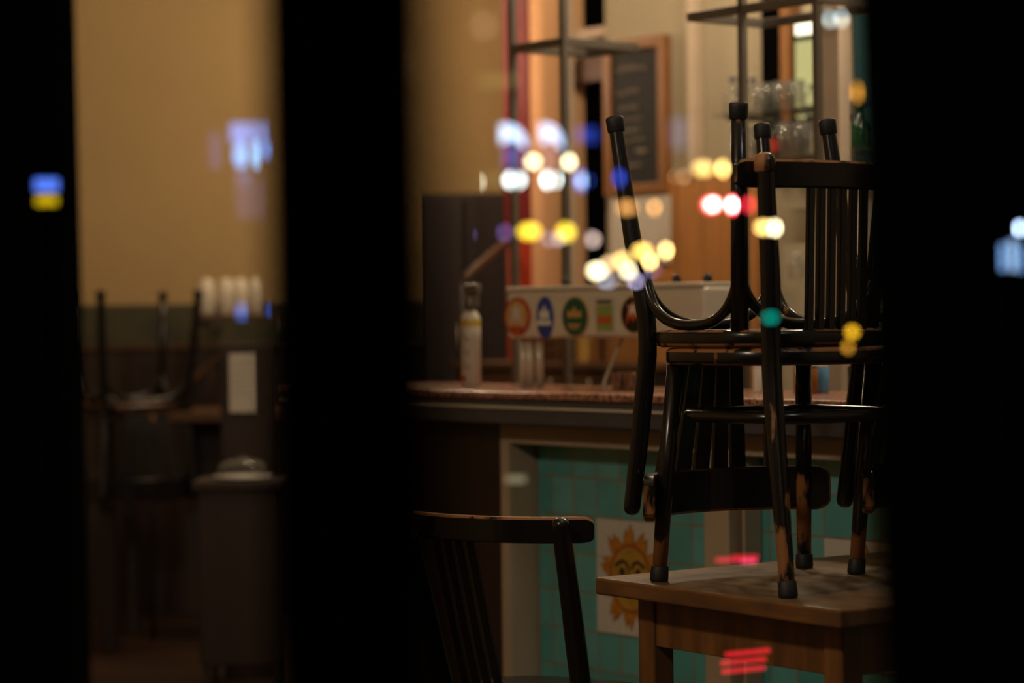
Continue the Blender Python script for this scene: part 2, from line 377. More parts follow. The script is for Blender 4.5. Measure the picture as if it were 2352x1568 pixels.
# ------------------------------------------------------------------ wooden table
tb0 = PZ(1365, 1325, .75); tb1 = PZ(1930, 1401, .75)
e1 = Vector((tb1.x - tb0.x, tb1.y - tb0.y, 0)).normalized(); e2 = Vector((-e1.y, e1.x, 0))
L1 = (tb1 - tb0).length; L2 = 1.25
TM = Matrix(((e1.x, e2.x, 0, tb0.x), (e1.y, e2.y, 0, tb0.y), (0, 0, 1, 0), (0, 0, 0, 1)))
tab = thing('wooden_table', 'worn wooden table carrying the stacked black chairs', 'table', TM)
b = bm_new(); box(b, 0, L1, 0, L2, .715, .75, .006, 3)
for f in b.faces:
    if abs(f.normal.z) < .8: f.material_index = 1
b.normal_update()
for f in b.faces: f.material_index = 0 if f.normal.z > .9 else 1
obj('table_top', b, [M['table_top'], M['table_edge']], tab)
ins = .062
for y0, y1, x0, x1 in ((ins + .006, ins + .026, ins, L1 - ins), (L2 - ins - .026, L2 - ins - .006, ins, L1 - ins), (ins, L2 - ins, ins + .006, ins + .026), (ins, L2 - ins, L1 - ins - .026, L1 - ins - .006)):
    b = bm_new(); box(b, x0 + .02, x1 - .02, y0, y1, .615, .716, .002) if x1 - x0 > .1 and y1 - y0 < .1 else box(b, x0, x1, y0 + .02, y1 - .02, .615, .716, .002); obj('apron', b, M['table_wood'], tab)
for x in (ins, L1 - ins - .052):
    for y in (ins, L2 - ins - .052):
        b = bm_new(); box(b, x, x + .052, y, y + .052, 0, .7155, .004); obj('leg', b, M['table_wood'], tab)

# ------------------------------------------------------------------ bentwood chairs
SH = .4655                                   # seat height, seat .034 thick
def seat_bm(rx=.205, ry=.2, thick=.034, y0=0):
    b = bm_new(); n = 56; rings = []
    def pt(i, off):
        a = 2 * PI * i / n; c, s = math.cos(a), math.sin(a); e = .62
        x = (rx - off) * math.copysign(abs(c) ** e, c) * (1 - .10 * max(0, -s)); y = (ry - off) * math.copysign(abs(s) ** e, s) + y0
        return x, y
    for off, z, mi in ((.012, SH - thick, 0), (.002, SH - thick + .004, 1), (0, SH - thick + .009, 0), (0, SH - .008, 0), (.003, SH - .003, 1), (.010, SH, 1), (.03, SH - .001, 0), (.09, SH - .005, 0)):
        rings.append(([b.verts.new((*pt(i, off), z)) for i in range(n)], mi))
    for (A, _), (B, mi) in zip(rings, rings[1:]):
        for i in range(n):
            f = b.faces.new((A[i], A[(i + 1) % n], B[(i + 1) % n], B[i])); f.smooth = True; f.material_index = mi
    b.faces.new(list(reversed(rings[0][0]))); b.faces.new(rings[-1][0]); return b
def cap(name, p, d, parent):
    b = bm_new(); d = Vector(d).normalized(); p = Vector(p)
    tube(b, [p, p + d * .003, p + d * .008, p + d * .030, p + d * .032], [.0165, .0185, .0185, .0175, .0155], 18); return obj(name, b, M['rubber'], parent)
RY = -.16
def post_path(sg, top, x_tip, x_seat, x_top, y_top, y_tip=-.235):
    return smooth_pts([(sg * x_tip, y_tip, 0), (sg * (x_tip * .55 + x_seat * .45), -.203, .22), (sg * x_seat, RY - .012, .43), (sg * (x_seat * .7 + x_top * .3), (RY - .016) * .7 + y_top * .3, .60), (sg * x_top, y_top, top)], 7)
def rail_bm(half, zc, hh, th, ymid, yend, rz=.02):
    """bent flat back rail, ends rounded and coming forward"""
    b = bm_new(); n = 40; S = []
    for i in range(n + 1):
        u = math.sin(PI / 2 * (-1 + 2 * i / n)); x = half * u; y = ymid + (yend - ymid) * abs(u) ** 2.2
        S.append((x, y))
    secs = []
    for i, (x, y) in enumerate(S):
        a = S[max(i - 1, 0)]; c = S[min(i + 1, n)]; t = Vector((c[0] - a[0], c[1] - a[1])).normalized(); nx, ny = -t.y, t.x
        dend = half - abs(x); k = 1.0
        if dend < rz: k = math.sqrt(max(0.02, 1 - ((rz - dend) / rz) ** 2)) * .45 + .55 if dend > 0 else .62
        h = hh * k; tt = th / 2
        prof = [(-tt, -h + .004), (-tt + .003, -h), (tt - .003, -h), (tt, -h + .004), (tt, h - .005), (tt - .004, h), (-tt + .004, h), (-tt, h - .005)]
        secs.append([b.verts.new((x + nx * q, y + ny * q, zc + z)) for q, z in prof])
    for A, B in zip(secs, secs[1:]):
        for j in range(8):
            f = b.faces.new((A[j], A[(j + 1) % 8], B[(j + 1) % 8], B[j])); f.smooth = False; f.material_index = 1 if j in (4, 5, 6) else 0
    f = b.faces.new(list(reversed(secs[0]))); f.material_index = 1; f = b.faces.new(secs[-1]); f.material_index = 1
    return b
def bent_arch(p, q, zt, zb, r=.0112):
    """bentwood brace from leg p to leg q, touching the seat in the middle"""
    p, q = Vector(p), Vector(q); pts = []
    n = 26
    for i in range(n + 1):
        u = -1 + 2 * i / n
        th_ = PI / 2 * u; x = math.sin(th_); z = math.cos(th_)
        xx = math.copysign(abs(x) ** .8, x); zz = abs(z) ** .8
        m = (p + q) / 2 + (q - p) / 2 * xx
        pts.append((m.x, m.y, zb + (zt - zb) * zz))
    b = bm_new(); tube(b, pts, r, 10); return b
def chair(name, label, kind, mtx, total=.81, group=None, rake=0, thick=1.0, nsl=6, slx=0):
    t = thing(name, label, 'chair', mtx, group)
    fan = kind == 'fan'
    x_tip, x_seat, x_top, y_top = (.197, .168, .188, -.205) if fan else (.19, .170, .190, -.182 - rake)
    obj('seat', seat_bm(.205 if fan else .213, .2 if fan else .187, .034, 0 if fan else -.010), [M['lacquer'], M['lacquer_edge']], t)
    zu = SH - .034
    for sg in (-1, 1):
        pp = post_path(sg, total - .006, x_tip, x_seat, x_top, y_top)
        rad = [thick * (.0145 + .0045 * min(1, p.z / .32) - (.002 * max(0, (p.z - .6) / .2))) for p in pp]
        r_ = rad[-1]; d_ = (pp[-1] - pp[-2]).normalized(); e_ = pp[-1]
        pp = pp[:-1] + [e_ - d_ * .014, e_ - d_ * .006, e_ - d_ * .001, e_]; rad = rad[:-1] + [r_, r_ * .86, r_ * .5, r_ * .2]
        b = bm_new(); tube(b, pp, rad, 16); obj('rear_post', b, M['lacquer' if fan else 'lacquer_tip'], t)
        cap('rubber_foot', pp[0], pp[1] - pp[0], t)
        fp = [(sg * .194, .146, 0), (sg * .184, .134, .2), (sg * .170, .115, zu)]
        b = bm_new(); tube(b, fp, [.0145, .0165, .0175], 16); obj('front_leg', b, M['lacquer' if fan else 'lacquer_tip'], t)
        cap('rubber_foot', fp[0], Vector(fp[1]) - Vector(fp[0]), t)
        if not fan and not rake:
            b = bm_new(); e_ = pp[-1]; lathe(b, [(.0150 * thick, -.030), (.0205 * thick, -.026), (.021 * thick, -.008), (.017 * thick, .003), (.008, .008), (.001, .009)], 18, (e_.x, e_.y, e_.z)); obj('post_knob', b, M['lacquer_edge'], t)
    # back
    if fan:
        rt, rh = total - .046, .045
        obj('back_rail', rail_bm(.240, rt, rh, .024, -.215, -.082), [M['lacquer'], M['lacquer_edge']], t)
        for i in range(5):
            k = i - 2; b = bm_new()
            A = [(k * .033 - .0150, -.176, SH - .006), (k * .033 + .0150, -.176, SH - .006), (k * .050 + .0195, -.212, rt - rh + .01), (k * .050 - .0195, -.212, rt - rh + .01)]
            f = [b.verts.new((x, y - .004, z)) for x, y, z in A]; g = [b.verts.new((x, y + .004, z)) for x, y, z in A]
            b.faces.new(f); b.faces.new(list(reversed(g)))
            for q in range(4): b.faces.new((f[(q + 1) % 4], f[q], g[q], g[(q + 1) % 4]))
            obj('back_slat', b, M['lacquer'], t)
    else:
        rt, rh = total - .035, .027
        obj('back_rail', rail_bm(.224, rt, rh, .022, -.176 - rake, -.136 - rake * .7), [M['lacquer'], M['lacquer_edge']], t)
        for i in range(nsl):
            x = slx + (i - (nsl - 1) / 2) * .0275; b = bm_new(); box(b, x - .0086, x + .0086, -.006, .006, SH - .006, rt - rh + .01, .002, 1)
            for v in b.verts: v.co.y += RY - .004 + (v.co.z - SH) / (rt - SH) * (-.176 - rake - RY + .004)
            obj('back_slat', b, M['lacquer'], t)
    if fan:
        fl = [(-.176, .122), (.176, .122)]; rl = [(-.170, -.176), (.170, -.176)]
        for p, q in ((fl[0], fl[1]), (fl[1], rl[1]), (rl[1], rl[0]), (rl[0], fl[0])):
            obj('bentwood_brace', bent_arch((*p, 0), (*q, 0), zu - .009, .285), M['lacquer'], t)
    else:
        b = bm_new(); n = 48; pts = []
        for i in range(n):
            a = 2 * PI * i / n; c, s = math.cos(a), math.sin(a)
            pts.append((.172 * math.copysign(abs(c) ** .5, c), -.028 + .155 * math.copysign(abs(s) ** .5, s), .332))
        tube(b, pts, .013, 10, closed=True, up=(0, 0, 1)); obj('stretcher_ring', b, M['lacquer'], t)
    return t
RC = math.atan2(-e1.x, e1.y) + PI          # placeholder, replaced below
ANG = math.atan2(e1.y, e1.x)               # direction of e1
# upright chair: forward = -e1 ; its local y axis points along -e1
def ry_for(d): return math.atan2(d.y, d.x) - PI / 2
RA = ry_for(-e1); RB = ry_for(e1)
leg_c = Vector((.556, 4.772, .75))
oA = leg_c - e1 * .045
chA = chair('bentwood_chair', 'black chair standing upright on the table with a straight-slatted back at left stack', 'ring', T(*oA) @ RZ(RA), .832)
oB = leg_c - e1 * .065 - e2 * .012; oB.z = .75 + SH * 2 + .001
INV = Matrix.Rotation(PI, 4, 'Y')
chB = chair('bentwood_chair', 'black chair upside down on the left stack, legs pointing up, fan-slatted back hanging down', 'fan', T(*oB) @ RZ(RB) @ INV)
off = Vector((.424, .118, 0))
cA2 = copy_tree(chA, T(*(oA + off - e2 * .02)) @ RZ(RA + .03)); cA2['label'] = 'black chair upright on the table at right, lower one of the stack in shadow'
cB2 = copy_tree(chB, T(*(oB + off + e2 * .03)) @ RZ(RB + .03) @ INV); cB2['label'] = 'black upside-down chair topmost at right, one leg tip beside the dark frame'
# chair standing on the floor left of the table
d3 = Vector((.5, .87, 0)).normalized()
r3 = ry_for(d3)
tgt = PY(1362, 1178, 5.0)
ch3 = chair('bentwood_chair', 'dark chair standing on the floor left of the table in front of the tiles', 'ring', Matrix.Identity(4), .875, rake=.12, thick=1.18, nsl=4, slx=-.075)
ch3.matrix_world = T(tgt.x, tgt.y, 0) @ RZ(r3) @ T(-.215, .205, 0)

# ------------------------------------------------------------------ window frames (dark, out of focus, near the camera)
YG = 1.62
def frame_post(name, pts_top, pts_bot, depth, m='near_black'):
    """post seen between the two pixel edges given at the top and bottom of the frame at distance Y"""
    (xa, xb, Y) = pts_top; (xc, xd, _) = pts_bot
    A = PY(xa, -200, Y); B = PY(xb, -200, Y); Cc = PY(xc, 1768, Y); D = PY(xd, 1768, Y)
    k = (2.9 - A.z) / (A.z - Cc.z); A2 = A + (A - Cc) * k; B2 = B + (B - D) * k; k = (Cc.z - 0) / (A.z - Cc.z); C2 = Cc - (A - Cc) * k; D2 = D - (B - D) * k
    b = bm_new(); f = [b.verts.new(p) for p in (A2, B2, D2, C2)]; g = [b.verts.new(p + Vector((0, depth, 0))) for p in (A2, B2, D2, C2)]
    b.faces.new(f); b.faces.new(list(reversed(g)))
    for q in range(4): b.faces.new((f[(q + 1) % 4], f[q], g[q], g[(q + 1) % 4]))
    bmesh.ops.bevel(b, geom=b.edges[:], offset=.004, segments=2, affect='EDGES')
    return struct(name, b, M[m])
frame_post('trim_1', (592, 900, 1.44), (628, 930, 1.44), .10)
frame_post('trim_2', (690, 1000, .92), (700, 1030, .92), .05)
frame_post('trim_3', (1985, 2800, 1.75), (2072, 2800, 1.75), .08)
frame_post('trim_4', (-300, 128, 3.0), (-300, 176, 3.0), .12)
b = bm_new(); box(b, -1.6, 1.6, YG, YG + .006, .05, 2.9); struct('window_1', b, M['pane'])

# ------------------------------------------------------------------ things on the bar
ZC = zT
def cpos(px, py, t): s, z = CP(px, py, t); return s, z
# beer tower
TT = .09
sA = CS(1163, TT, 720); sB = CS(1618, TT, 700); zt0 = CP(1300, 776, TT)[1]; zt1 = CP(1300, 664, TT)[1]; zc_ = (zt0 + zt1) / 2
tw = thing('beer_tower', 'long stainless steel beer tap tower with five round badges on the bar', 'beer tower', MC)
b = bm_new(); box(b, sA, sB, TT, TT + .13, zt0, zt1, .012, 3); obj('tower_body', b, M['steel'], tw)
b = bm_new(); box(b, sA + .004, sB - .004, TT - .004, TT + .134, zt1 - .002, zt1 + .010, .003); obj('top_cap', b, M['steel'], tw)
for s_ in (sA + .012, sB - .09):
    b = bm_new()
    for dx in (0, .028, .07): tube(b, [(s_ + dx, TT + .05, ZC), (s_ + dx, TT + .05, zt0 + .01)], .011, 12)
    obj('support', b, M['steel'], tw)
def art(name, shapes, s, z, y=TT):
    """badge built of flat layers: (kind, dx, dz, rx, rz, material)"""
    root = None
    for i, (kind, dx, dz, rx, rz, m) in enumerate(shapes):
        b = bm_new(); n = 36
        if kind == 'o': poly = [(s + dx + rx * math.cos(2 * PI * q / n), z + dz + rz * math.sin(2 * PI * q / n)) for q in range(n)]
        elif kind == 'r': poly = [(s + dx + a * rx, z + dz + c * rz) for a, c in ((-1, -1), (1, -1), (1, 1), (-1, 1))]
        elif kind == 'm': poly = [(s + dx + a * rx, z + dz + c * rz) for a, c in ((-1, -1), (-.35, -.2), (0, -.7), (.35, -.2), (1, -1), (.55, .3), (.9, .7), (.3, .5), (0, 1), (-.3, .5), (-.9, .7), (-.55, .3))]
        else: poly = [(s + dx + a * rx, z + dz + c * rz) for a, c in ((-1, -.6), (1, -.6), (1, .4), (.5, 0), (0, .9), (-.5, 0), (-1, .4))]
        prism(b, poly, 'y', y - .004 - .0015 * i, y + .002)
        o = obj(name if i == 0 else 'emblem', b, M[m], tw if i == 0 else root)
        if i == 0: root = o
    return root
def at(px, py): return CP(px, py, TT)
for (px, py, shapes, lab) in (
    (1190, 727, [('o', 0, 0, .056, .053, 'orange_red'), ('o', 0, 0, .047, .045, 'gold'), ('m', 0, .004, .032, .036, 'paper'), ('r', 0, -.034, .026, .006, 'orange_red')], 'red and gold oval badge with a pale figure'),
    (1253, 729, [('o', 0, 0, .035, .057, 'blue'), ('c', 0, .012, .02, .026, 'white'), ('r', 0, -.014, .029, .007, 'white')], 'narrow blue oval badge'),
    (1323, 727, [('o', 0, 0, .054, .054, 'gold'), ('o', 0, 0, .051, .051, 'green'), ('c', 0, .010, .028, .020, 'gold'), ('r', 0, -.022, .024, .0035, 'gold'), ('r', 0, -.031, .018, .0025, 'gold')], 'green oval badge with a gold emblem'),
    (1392, 725, [('r', 0, 0, .041, .050, 'paper'), ('r', 0, -.006, .033, .034, 'lime'), ('r', 0, -.010, .027, .009, 'orange'), ('r', 0, .038, .028, .004, 'steel_dull')], 'pale rectangular badge in green and orange'),
    (1458, 722, [('o', 0, 0, .050, .049, 'gold'), ('o', 0, 0, .047, .046, 'black'), ('m', 0, .004, .030, .034, 'orange'), ('m', 0, .012, .016, .018, 'white')], 'black oval badge with an orange figure')):
    s_, z_ = at(px, py); r = art('badge', shapes, s_, z_); r['label'] = lab
for px in (1290, 1360, 1430, 1545, 1616):
    s_ = CS(px, TT + .15, 700)
    b = bm_new(); tube(b, [(s_, TT + .14, zt0 + .05), (s_, TT + .17, zt0 + .06), (s_, TT + .175, zt0 + .07)], .009, 12)
    tube(b, [(s_, TT + .168, zt1 - .07), (s_, TT + .168, zt1 + .01), (s_, TT + .165, zt1 + .022), (s_, TT + .165, zt1 + .036)], [.006, .010, .013, .008], 12, mi=1)
    obj('tap', b, [M['chrome'], M['black']], tw)
# bottle with spray head
s_ = CS(1081, .06, 850)
zb1 = CP(1081, 722, .06)[1]
sp = thing('cleaning_bottle', 'tall white cleaning bottle with yellow band and spray head at left end of the bar', 'bottle', MC @ T(s_, .06, ZC))
hh = zb1 - ZC
b = bm_new(); lathe(b, [(.026, 0), (.029, .004), (.029, hh - .012), (.024, hh), (.014, hh + .012)], 28); obj('bottle_body', b, M['paper'], sp)
b = bm_new(); lathe(b, [(.0295, hh - .034), (.0295, hh - .014)], 28, cap=False); obj('yellow_band', b, M['yellow_cap'], sp)
b = bm_new()
for k in range(9): box(b, -.020, .010 + .01 * ((k * 5) % 3 - 1), -.0300, -.0285 + .012, hh * .20 + k * hh * .065, hh * .20 + k * hh * .065 + .0025)
box(b, -.010, .010, -.0305, -.024, hh * .08, hh * .15, mi=1); obj('printed_label', b, [M['steel_dull'], M['label_red']], sp)
b = bm_new(); lathe(b, [(.016, hh + .008), (.017, hh + .03), (.014, hh + .045), (.012, hh + .06)], 20); box(b, -.018, .042, -.011, .011, hh + .058, hh + .086, .005); box(b, .03, .038, -.005, .005, hh + .02, hh + .06, .002); obj('spray_head', b, M['steel_dull'], sp)
# two steel cups
def cup(px, label):
    s_ = CS(px, .1, 890); b = bm_new(); lathe(b, [(.017, 0), (.020, .002), (.023, .045), (.024, .046), (.022, .044), (.018, .006), (.001, .006)], 24)
    o = obj('steel_cup', b, M['chrome']); o.matrix_world = MC @ T(s_, .1, ZC); tag(o, label, 'cup', None)
cup(1424, 'small shiny steel cup on the bar, left one of the pair below the tap tower'); cup(1450, 'small shiny steel cup on the bar, right one beside the chair post')
# straw-like pale pipe below the tower
s_, z_ = CP(1386, 785, .12); b = bm_new(); s2_ = CS(1377, .12, 900)
tube(b, smooth_pts([(s_, .2, zt0 + .01), (s_ + .0, .17, zt0 - .03), (s2_, .14, ZC + .02), (s2_ + .01, .13, ZC)], 6), .0045, 10); obj('drain_hose', b, M['paper'], tw)
def bottle(name, px, py0, py1, t, body, capm, label, cat='bottle', r=.034, group=None, neck=.38, z0=None, band=None):
    s_, zb = CP(px, py1, t); zt_ = CP(px, py0, t)[1]
    if z0 is not None: zb = z0
    h = zt_ - zb; o = thing(name, label, cat, MC @ T(s_, t, zb), group)
    b = bm_new(); hn = h * (1 - neck); lathe(b, [(r * .92, 0), (r, .005), (r, hn * .86), (r * .75, hn), (r * .36, hn + h * .10), (r * .33, h * .93)], 24); obj('glass_body', b, M[body], o)
    b = bm_new(); lathe(b, [(r * .40, h * .91), (r * .42, h * .995), (r * .36, h)], 16); obj('bottle_cap', b, M[capm], o)
    if band: b = bm_new(); lathe(b, [(r * 1.01, hn * .2), (r * 1.01, hn * .72)], 24, cap=False); obj('paper_label', b, M[band], o)
    return o
def jar(name, px, py0, py1, t, r, m, lidm, label, cat='jar'):
    s_, _ = CP(px, py1, t); h = CP(px, py0, t)[1] - ZC; o = thing(name, label, cat, MC @ T(s_, t, ZC))
    b = bm_new(); lathe(b, [(r * .93, 0), (r, .004), (r, h * .86), (r * .9, h * .9)], 24); obj('jar_body', b, M[m], o)
    b = bm_new(); lathe(b, [(r * .93, h * .88), (r * .95, h * .99), (r * .88, h)], 24); obj('lid', b, M[lidm], o)
jar('storage_jar', 1851, 838, 897, .1, .03, 'amber', 'steel_dull', 'amber storage jar on the bar right of the stacked chair legs')
jar('plastic_tub', 1880, 836, 892, .15, .026, 'sky_blue', 'white', 'blue and white plastic tub on the bar beside the amber jar', 'tub')
jar('salt_shaker', 1741, 838, 905, .1, .012, 'white', 'white', 'slim white shaker on the bar seen through the chair back', 'shaker')
b = bm_new(); s_, z_ = CP(1945, 890, .12); box(b, s_, s_ + .16, .12, .24, ZC, ZC + .07, .006); box(b, s_ + .01, s_ + .15, .118, .12, ZC + .012, ZC + .05, mi=1)
tag(obj('card_terminal_box', b, [M['black'], M['rubber']], None, MC), 'black box on the right part of the bar near the dark window frame', 'box')

# ------------------------------------------------------------------ behind the bar
# red pillar and poster-coloured foot
TR = 1.45
r0, r1 = CS(1158, TR, 400), CS(1214, TR, 400); zr = CP(1190, 548, TR)[1]
b = bm_new(); box(b, r0, r1, TR, TR + .012, zr, 3.2); box(b, r0 + .01, r1, TR, TR + .012, 0, zr, mi=1); struct('trim_5', b, [M['red'], M['orange_red']], MC)
# dark windows with mullion, left of the chalkboard
w0, w1 = CS(1316, TB), CS(1396, TB)
b = bm_new(); box(b, w0 - .06, w1 + .01, TB + .10, TB + .12, .7, 3.0); struct('window_2', b, M['near_black'], MC)
b = bm_new(); wz = CP(1350, 78, TB)[1]; wz2 = CP(1350, 128, TB)[1]; wz3 = CP(1350, 185, TB)[1]
box(b, sW0, w1, TB, TB + .05, wz - .015, wz + .02); box(b, CS(1291, TB - .03), CS(1309, TB - .03), TB - .03, TB + .0, .7, 3.2)
box(b, w0, w1, TB + .02, TB + .08, wz3, wz2, mi=1); struct('trim_6', b, [M['board_grey'], M['wood_mid']], MC)
# chalk board in a wooden frame
TCB = TB - .03
c0, c1 = CS(1390, TCB, 260), CS(1532, TCB, 260); cz0 = CP(1462, 447, TCB)[1]; cz1 = CP(1462, 88, TCB)[1]
cb = thing('chalkboard', 'tall wooden-framed chalkboard menu hanging on the beige wall', 'chalkboard', MC @ T((c0 + c1) / 2, TCB, (cz0 + cz1) / 2))
hw, hz = (c1 - c0) / 2, (cz1 - cz0) / 2
b = bm_new(); box(b, -hw + .01, hw - .01, 0, .02, -hz + .01, hz - .01); obj('slate', b, M['chalk_board'], cb)
b = bm_new(); fw = .038
for x0, x1, z0, z1 in ((-hw, -hw + fw, -hz, hz), (hw - fw, hw, -hz, hz), (-hw + fw, hw - fw, -hz, -hz + fw), (-hw + fw, hw - fw, hz - fw, hz)): box(b, x0, x1, -.012, .022, z0, z1, .003)
obj('frame', b, M['wood_frame'], cb)
rnd = random.Random(3)
for k, (zz, xa, xb, am) in enumerate(((.62, -.55, .55, .018), (.32, -.6, .30, .014), (.12, -.5, .25, .009), (-.03, -.45, .4, .009), (-.17, -.5, .3, .009), (-.30, -.45, .45, .009), (-.45, .0, .5, .012), (-.62, -.4, .3, .008))):
    n = 34; pts = []
    for i in range(n):
        u = i / (n - 1); pts.append((hw * (xa + (xb - xa) * u) + .004 * math.sin(i * 2.1), -.0025, hz * zz + am * (math.sin(i * 1.9) * .6 + rnd.uniform(-.5, .5))))
    b = bm_new()
    for a in range(0, n - 6, 7): tube(b, pts[a:a + 6], .0022, 5)
    obj('chalk_writing', b, M['chalk'], cb)
# pale poster, wooden door-like panel
p0, p1 = CS(1409, TB - .02, 520), CS(1546, TB - .02, 520); pz0 = CP(1480, 606, TB - .02)[1]; pz1 = CP(1480, 452, TB - .02)[1]
wp0, wp1 = CS(1503, TB - .02), CS(1746, TB - .02); wz_ = CP(1640, 392, TB - .02)[1]
b = bm_new(); box(b, wp0, wp1, TB - .025, TB, 0, wz_, .002)
for k in range(1, 4): box(b, wp0 + (wp1 - wp0) * k / 4 - .002, wp0 + (wp1 - wp0) * k / 4 + .002, TB - .0255, TB - .02, 0, wz_, mi=1)
tag(obj('wood_panel', b, [M['wood_orange'], M['wood_dark']], None, MC), 'warm orange-brown wooden panelling on the wall right of the chalkboard', 'panelling')
b = bm_new(); box(b, p0, p1, TB - .034, TB - .027, pz0, pz1); tag(obj('paper_sheet', b, M['paper'], None, MC), 'large blank pale sheet on the wall directly under the chalkboard', 'paper')
# back-bar cupboard, dark between the tower supports
q0, q1 = CS(1165, 1.2), CS(1500, 1.2); qz = CP(1300, 850, 1.2)[1]
bc = thing('back_bar_cupboard', 'low brown cupboard behind the bar seen under the tap tower', 'cupboard', MC)
b = bm_new(); box(b, q0 - .3, q1 - .05, 1.2, 1.43, 0, qz, .003); obj('cupboard_body', b, M['wood_dark'], bc)
b = bm_new(); box(b, q0 - .32, q1 - .03, 1.18, 1.43, qz, qz + .025, .003); obj('worktop', b, M['wood_mid'], bc)
nd = 5
for k in range(nd):
    a_ = q0 - .3 + (q1 + .25 - q0) * k / nd; c_ = q0 - .3 + (q1 + .25 - q0) * (k + 1) / nd
    b = bm_new(); box(b, a_ + .006, c_ - .006, 1.185, 1.2, .1, qz - .01, .003); d_ = obj('door', b, M['wood_mid'], bc)
    b = bm_new(); tube(b, [(c_ - .04, 1.175, qz - .12), (c_ - .04, 1.168, qz - .10), (c_ - .04, 1.168, qz - .05), (c_ - .04, 1.175, qz - .03)], .005, 8); obj('handle', b, M['steel_dull'], d_)
# things on that worktop
for (px, wd, hgt, m, nm, lab, cat) in ((1262, .20, .10, 'wood_mid', 'wooden_crate', 'brown wooden crate on the back cupboard under the tap tower', 'crate'), (1345, .12, .16, 'gold', 'cardboard_box', 'tan cardboard box on the back cupboard behind the tap tower', 'box'), (1408, .12, .12, 'wood_frame', 'tea_box', 'small orange-brown box behind the drain hose', 'box')):
    s_ = CS(px, 1.3); b = bm_new(); box(b, s_ - wd / 2, s_ + wd / 2, 1.25, 1.38, 0, hgt, .004)
    if nm == 'wooden_crate':
        for z in (.03, .065): box(b, s_ - wd / 2 - .001, s_ + wd / 2 + .001, 1.248, 1.26, z - .002, z + .002, mi=1)
    else: box(b, s_ - .012, s_ + .012, 1.2485, 1.3815, .0, hgt + .0005, mi=1)
    tag(obj(nm, b, [M[m], M['wood_dark']], None, MC @ T(0, 0, qz + .0255)), lab, cat)

# overhead metal rack standing on the bar
def rack(name, label, t0, t1, pxa, pxb, pyc, posts):
    sa = CS(pxa, t0, pyc); z = CP(pxa, pyc, t0)[1]; sb = CS(pxb, t0, pyc)
    r = thing(name, label, 'rack', MC)
    for (px, t) in posts:
        s_ = CS(px, t); b = bm_new(); box(b, s_ - .010, s_ + .010, t - .010, t + .010, ZC if t < .27 else .86, 3.2, .002); obj('post', b, M['steel_dull'], r)
    for k, (x0, x1, y0, y1) in enumerate(((sa, sb, t0 - .01, t0 + .01), (sa, sb, t1 - .01, t1 + .01), (sa, sa + .02, t0, t1), (sb - .02, sb, t0, t1))):
        b = bm_new(); box(b, x0, x1, y0, y1, z - .012, z + .012, .002); obj('frame_bar', b, M['steel_dull'], r)
rack('overhead_rack', 'grey metal hanging rack left of the chalkboard, top left over the bar', .35, .62, 1183, 1300, 112, ((1184, .35), (1302, .35)))
rack('overhead_rack', 'grey metal rack above the bar right of the chalkboard', .35, .62, 1583, 1885, 40, ((1712, .35), (1884, .35)))
# grey upright frames at right
b = bm_new()
for px, t, wd, z_ in ((1592, 1.55, .018, wz_), (1905, .7, .045, .86), (1945, 1.5, .03, 0)):
    s_ = CS(px, t); box(b, s_ - wd, s_ + wd, t, t + .045, z_, 3.2, .003)
struct('trim_7', b, M['board_grey'], MC)
b = bm_new(); s_a, s_b = CS(1940, 1.5), CS(2300, 1.5); box(b, s_a, s_b, 1.52, 1.58, 0, 3.2); struct('trim_8', b, M['teal_paint'], MC)
b = bm_new(); s_a, s_b = CS(1755, 1.54), CS(1795, 1.54); box(b, s_a, s_b, 1.54, 1.59, wz_, 3.2); struct('trim_9', b, M['near_black'], MC)
b = bm_new(); s_a, s_b = CS(1798, 1.54), CS(1820, 1.54); box(b, s_a, s_b, 1.54, 1.59, wz_, 3.2); struct('trim_10', b, M['wood_frame'], MC)
# tall glowing panel, emissive stand-in for a bright area on the back wall
s_a, s_b = CS(1826, 1.5, 160), CS(1884, 1.5, 160); za, zb_, zc2, zd = [CP(1855, y, 1.5)[1] for y in (268, 92, 78, 36)]
wl = thing('glow_panel', 'tall pale yellow glowing wall panel above the bottles at upper right', 'light', MC)
b = bm_new(); box(b, s_a, s_b, 1.5, 1.54, za, zb_, .004); obj('lower_glow', b, emis((235, 225, 150), 1.25), wl)
b = bm_new(); box(b, s_a, s_b, 1.5, 1.54, zc2, zd, .004); obj('upper_glow', b, emis((255, 250, 215), 4), wl)
b = bm_new(); box(b, s_a - .004, s_b + .004, 1.54, 1.56, za - .01, zd + .01); box(b, s_a - .004, s_b + .004, 1.495, 1.55, zb_ + .002, zc2 - .002); obj('panel_backing', b, M['black'], wl)
# bottle shelves
TS = 1.28
zs1 = CP(1760, 256, TS)[1]; zs2 = CP(1760, 362, TS)[1]
h0, h1 = CS(1672, TS), CS(2080, TS)
for z, lab in ((zs1, 'upper glass shelf carrying tumblers beneath the glowing panel'), (zs2, 'lower glass shelf of bottles just above the upright chair rail')):
    sh = thing('bottle_shelf', lab, 'shelf', MC)
    b = bm_new(); box(b, h0, h1, TS - .06, TS + .14, z - .008, z, .001); obj('shelf_board', b, M['clear_glass'], sh)
    b = bm_new()
    for x in (h0 + .05, (h0 + h1) / 2, h1 - .05): box(b, x - .008, x + .008, TS - .04, 1.6, z - .02, z - .0085)
    obj('bracket', b, M['steel_dull'], sh)
bottle('liquor_bottle', 1684, 178, 256, TS, 'clear_glass', 'cap_blue', 'clear bottle with dark blue cap, left end of the upper shelf', z0=zs1, r=.03)
bottle('liquor_bottle', 1729, 180, 256, TS + .05, 'clear_glass', 'cap_blue', 'clear bottle with dark blue cap behind the upper tumblers', z0=zs1, r=.03)
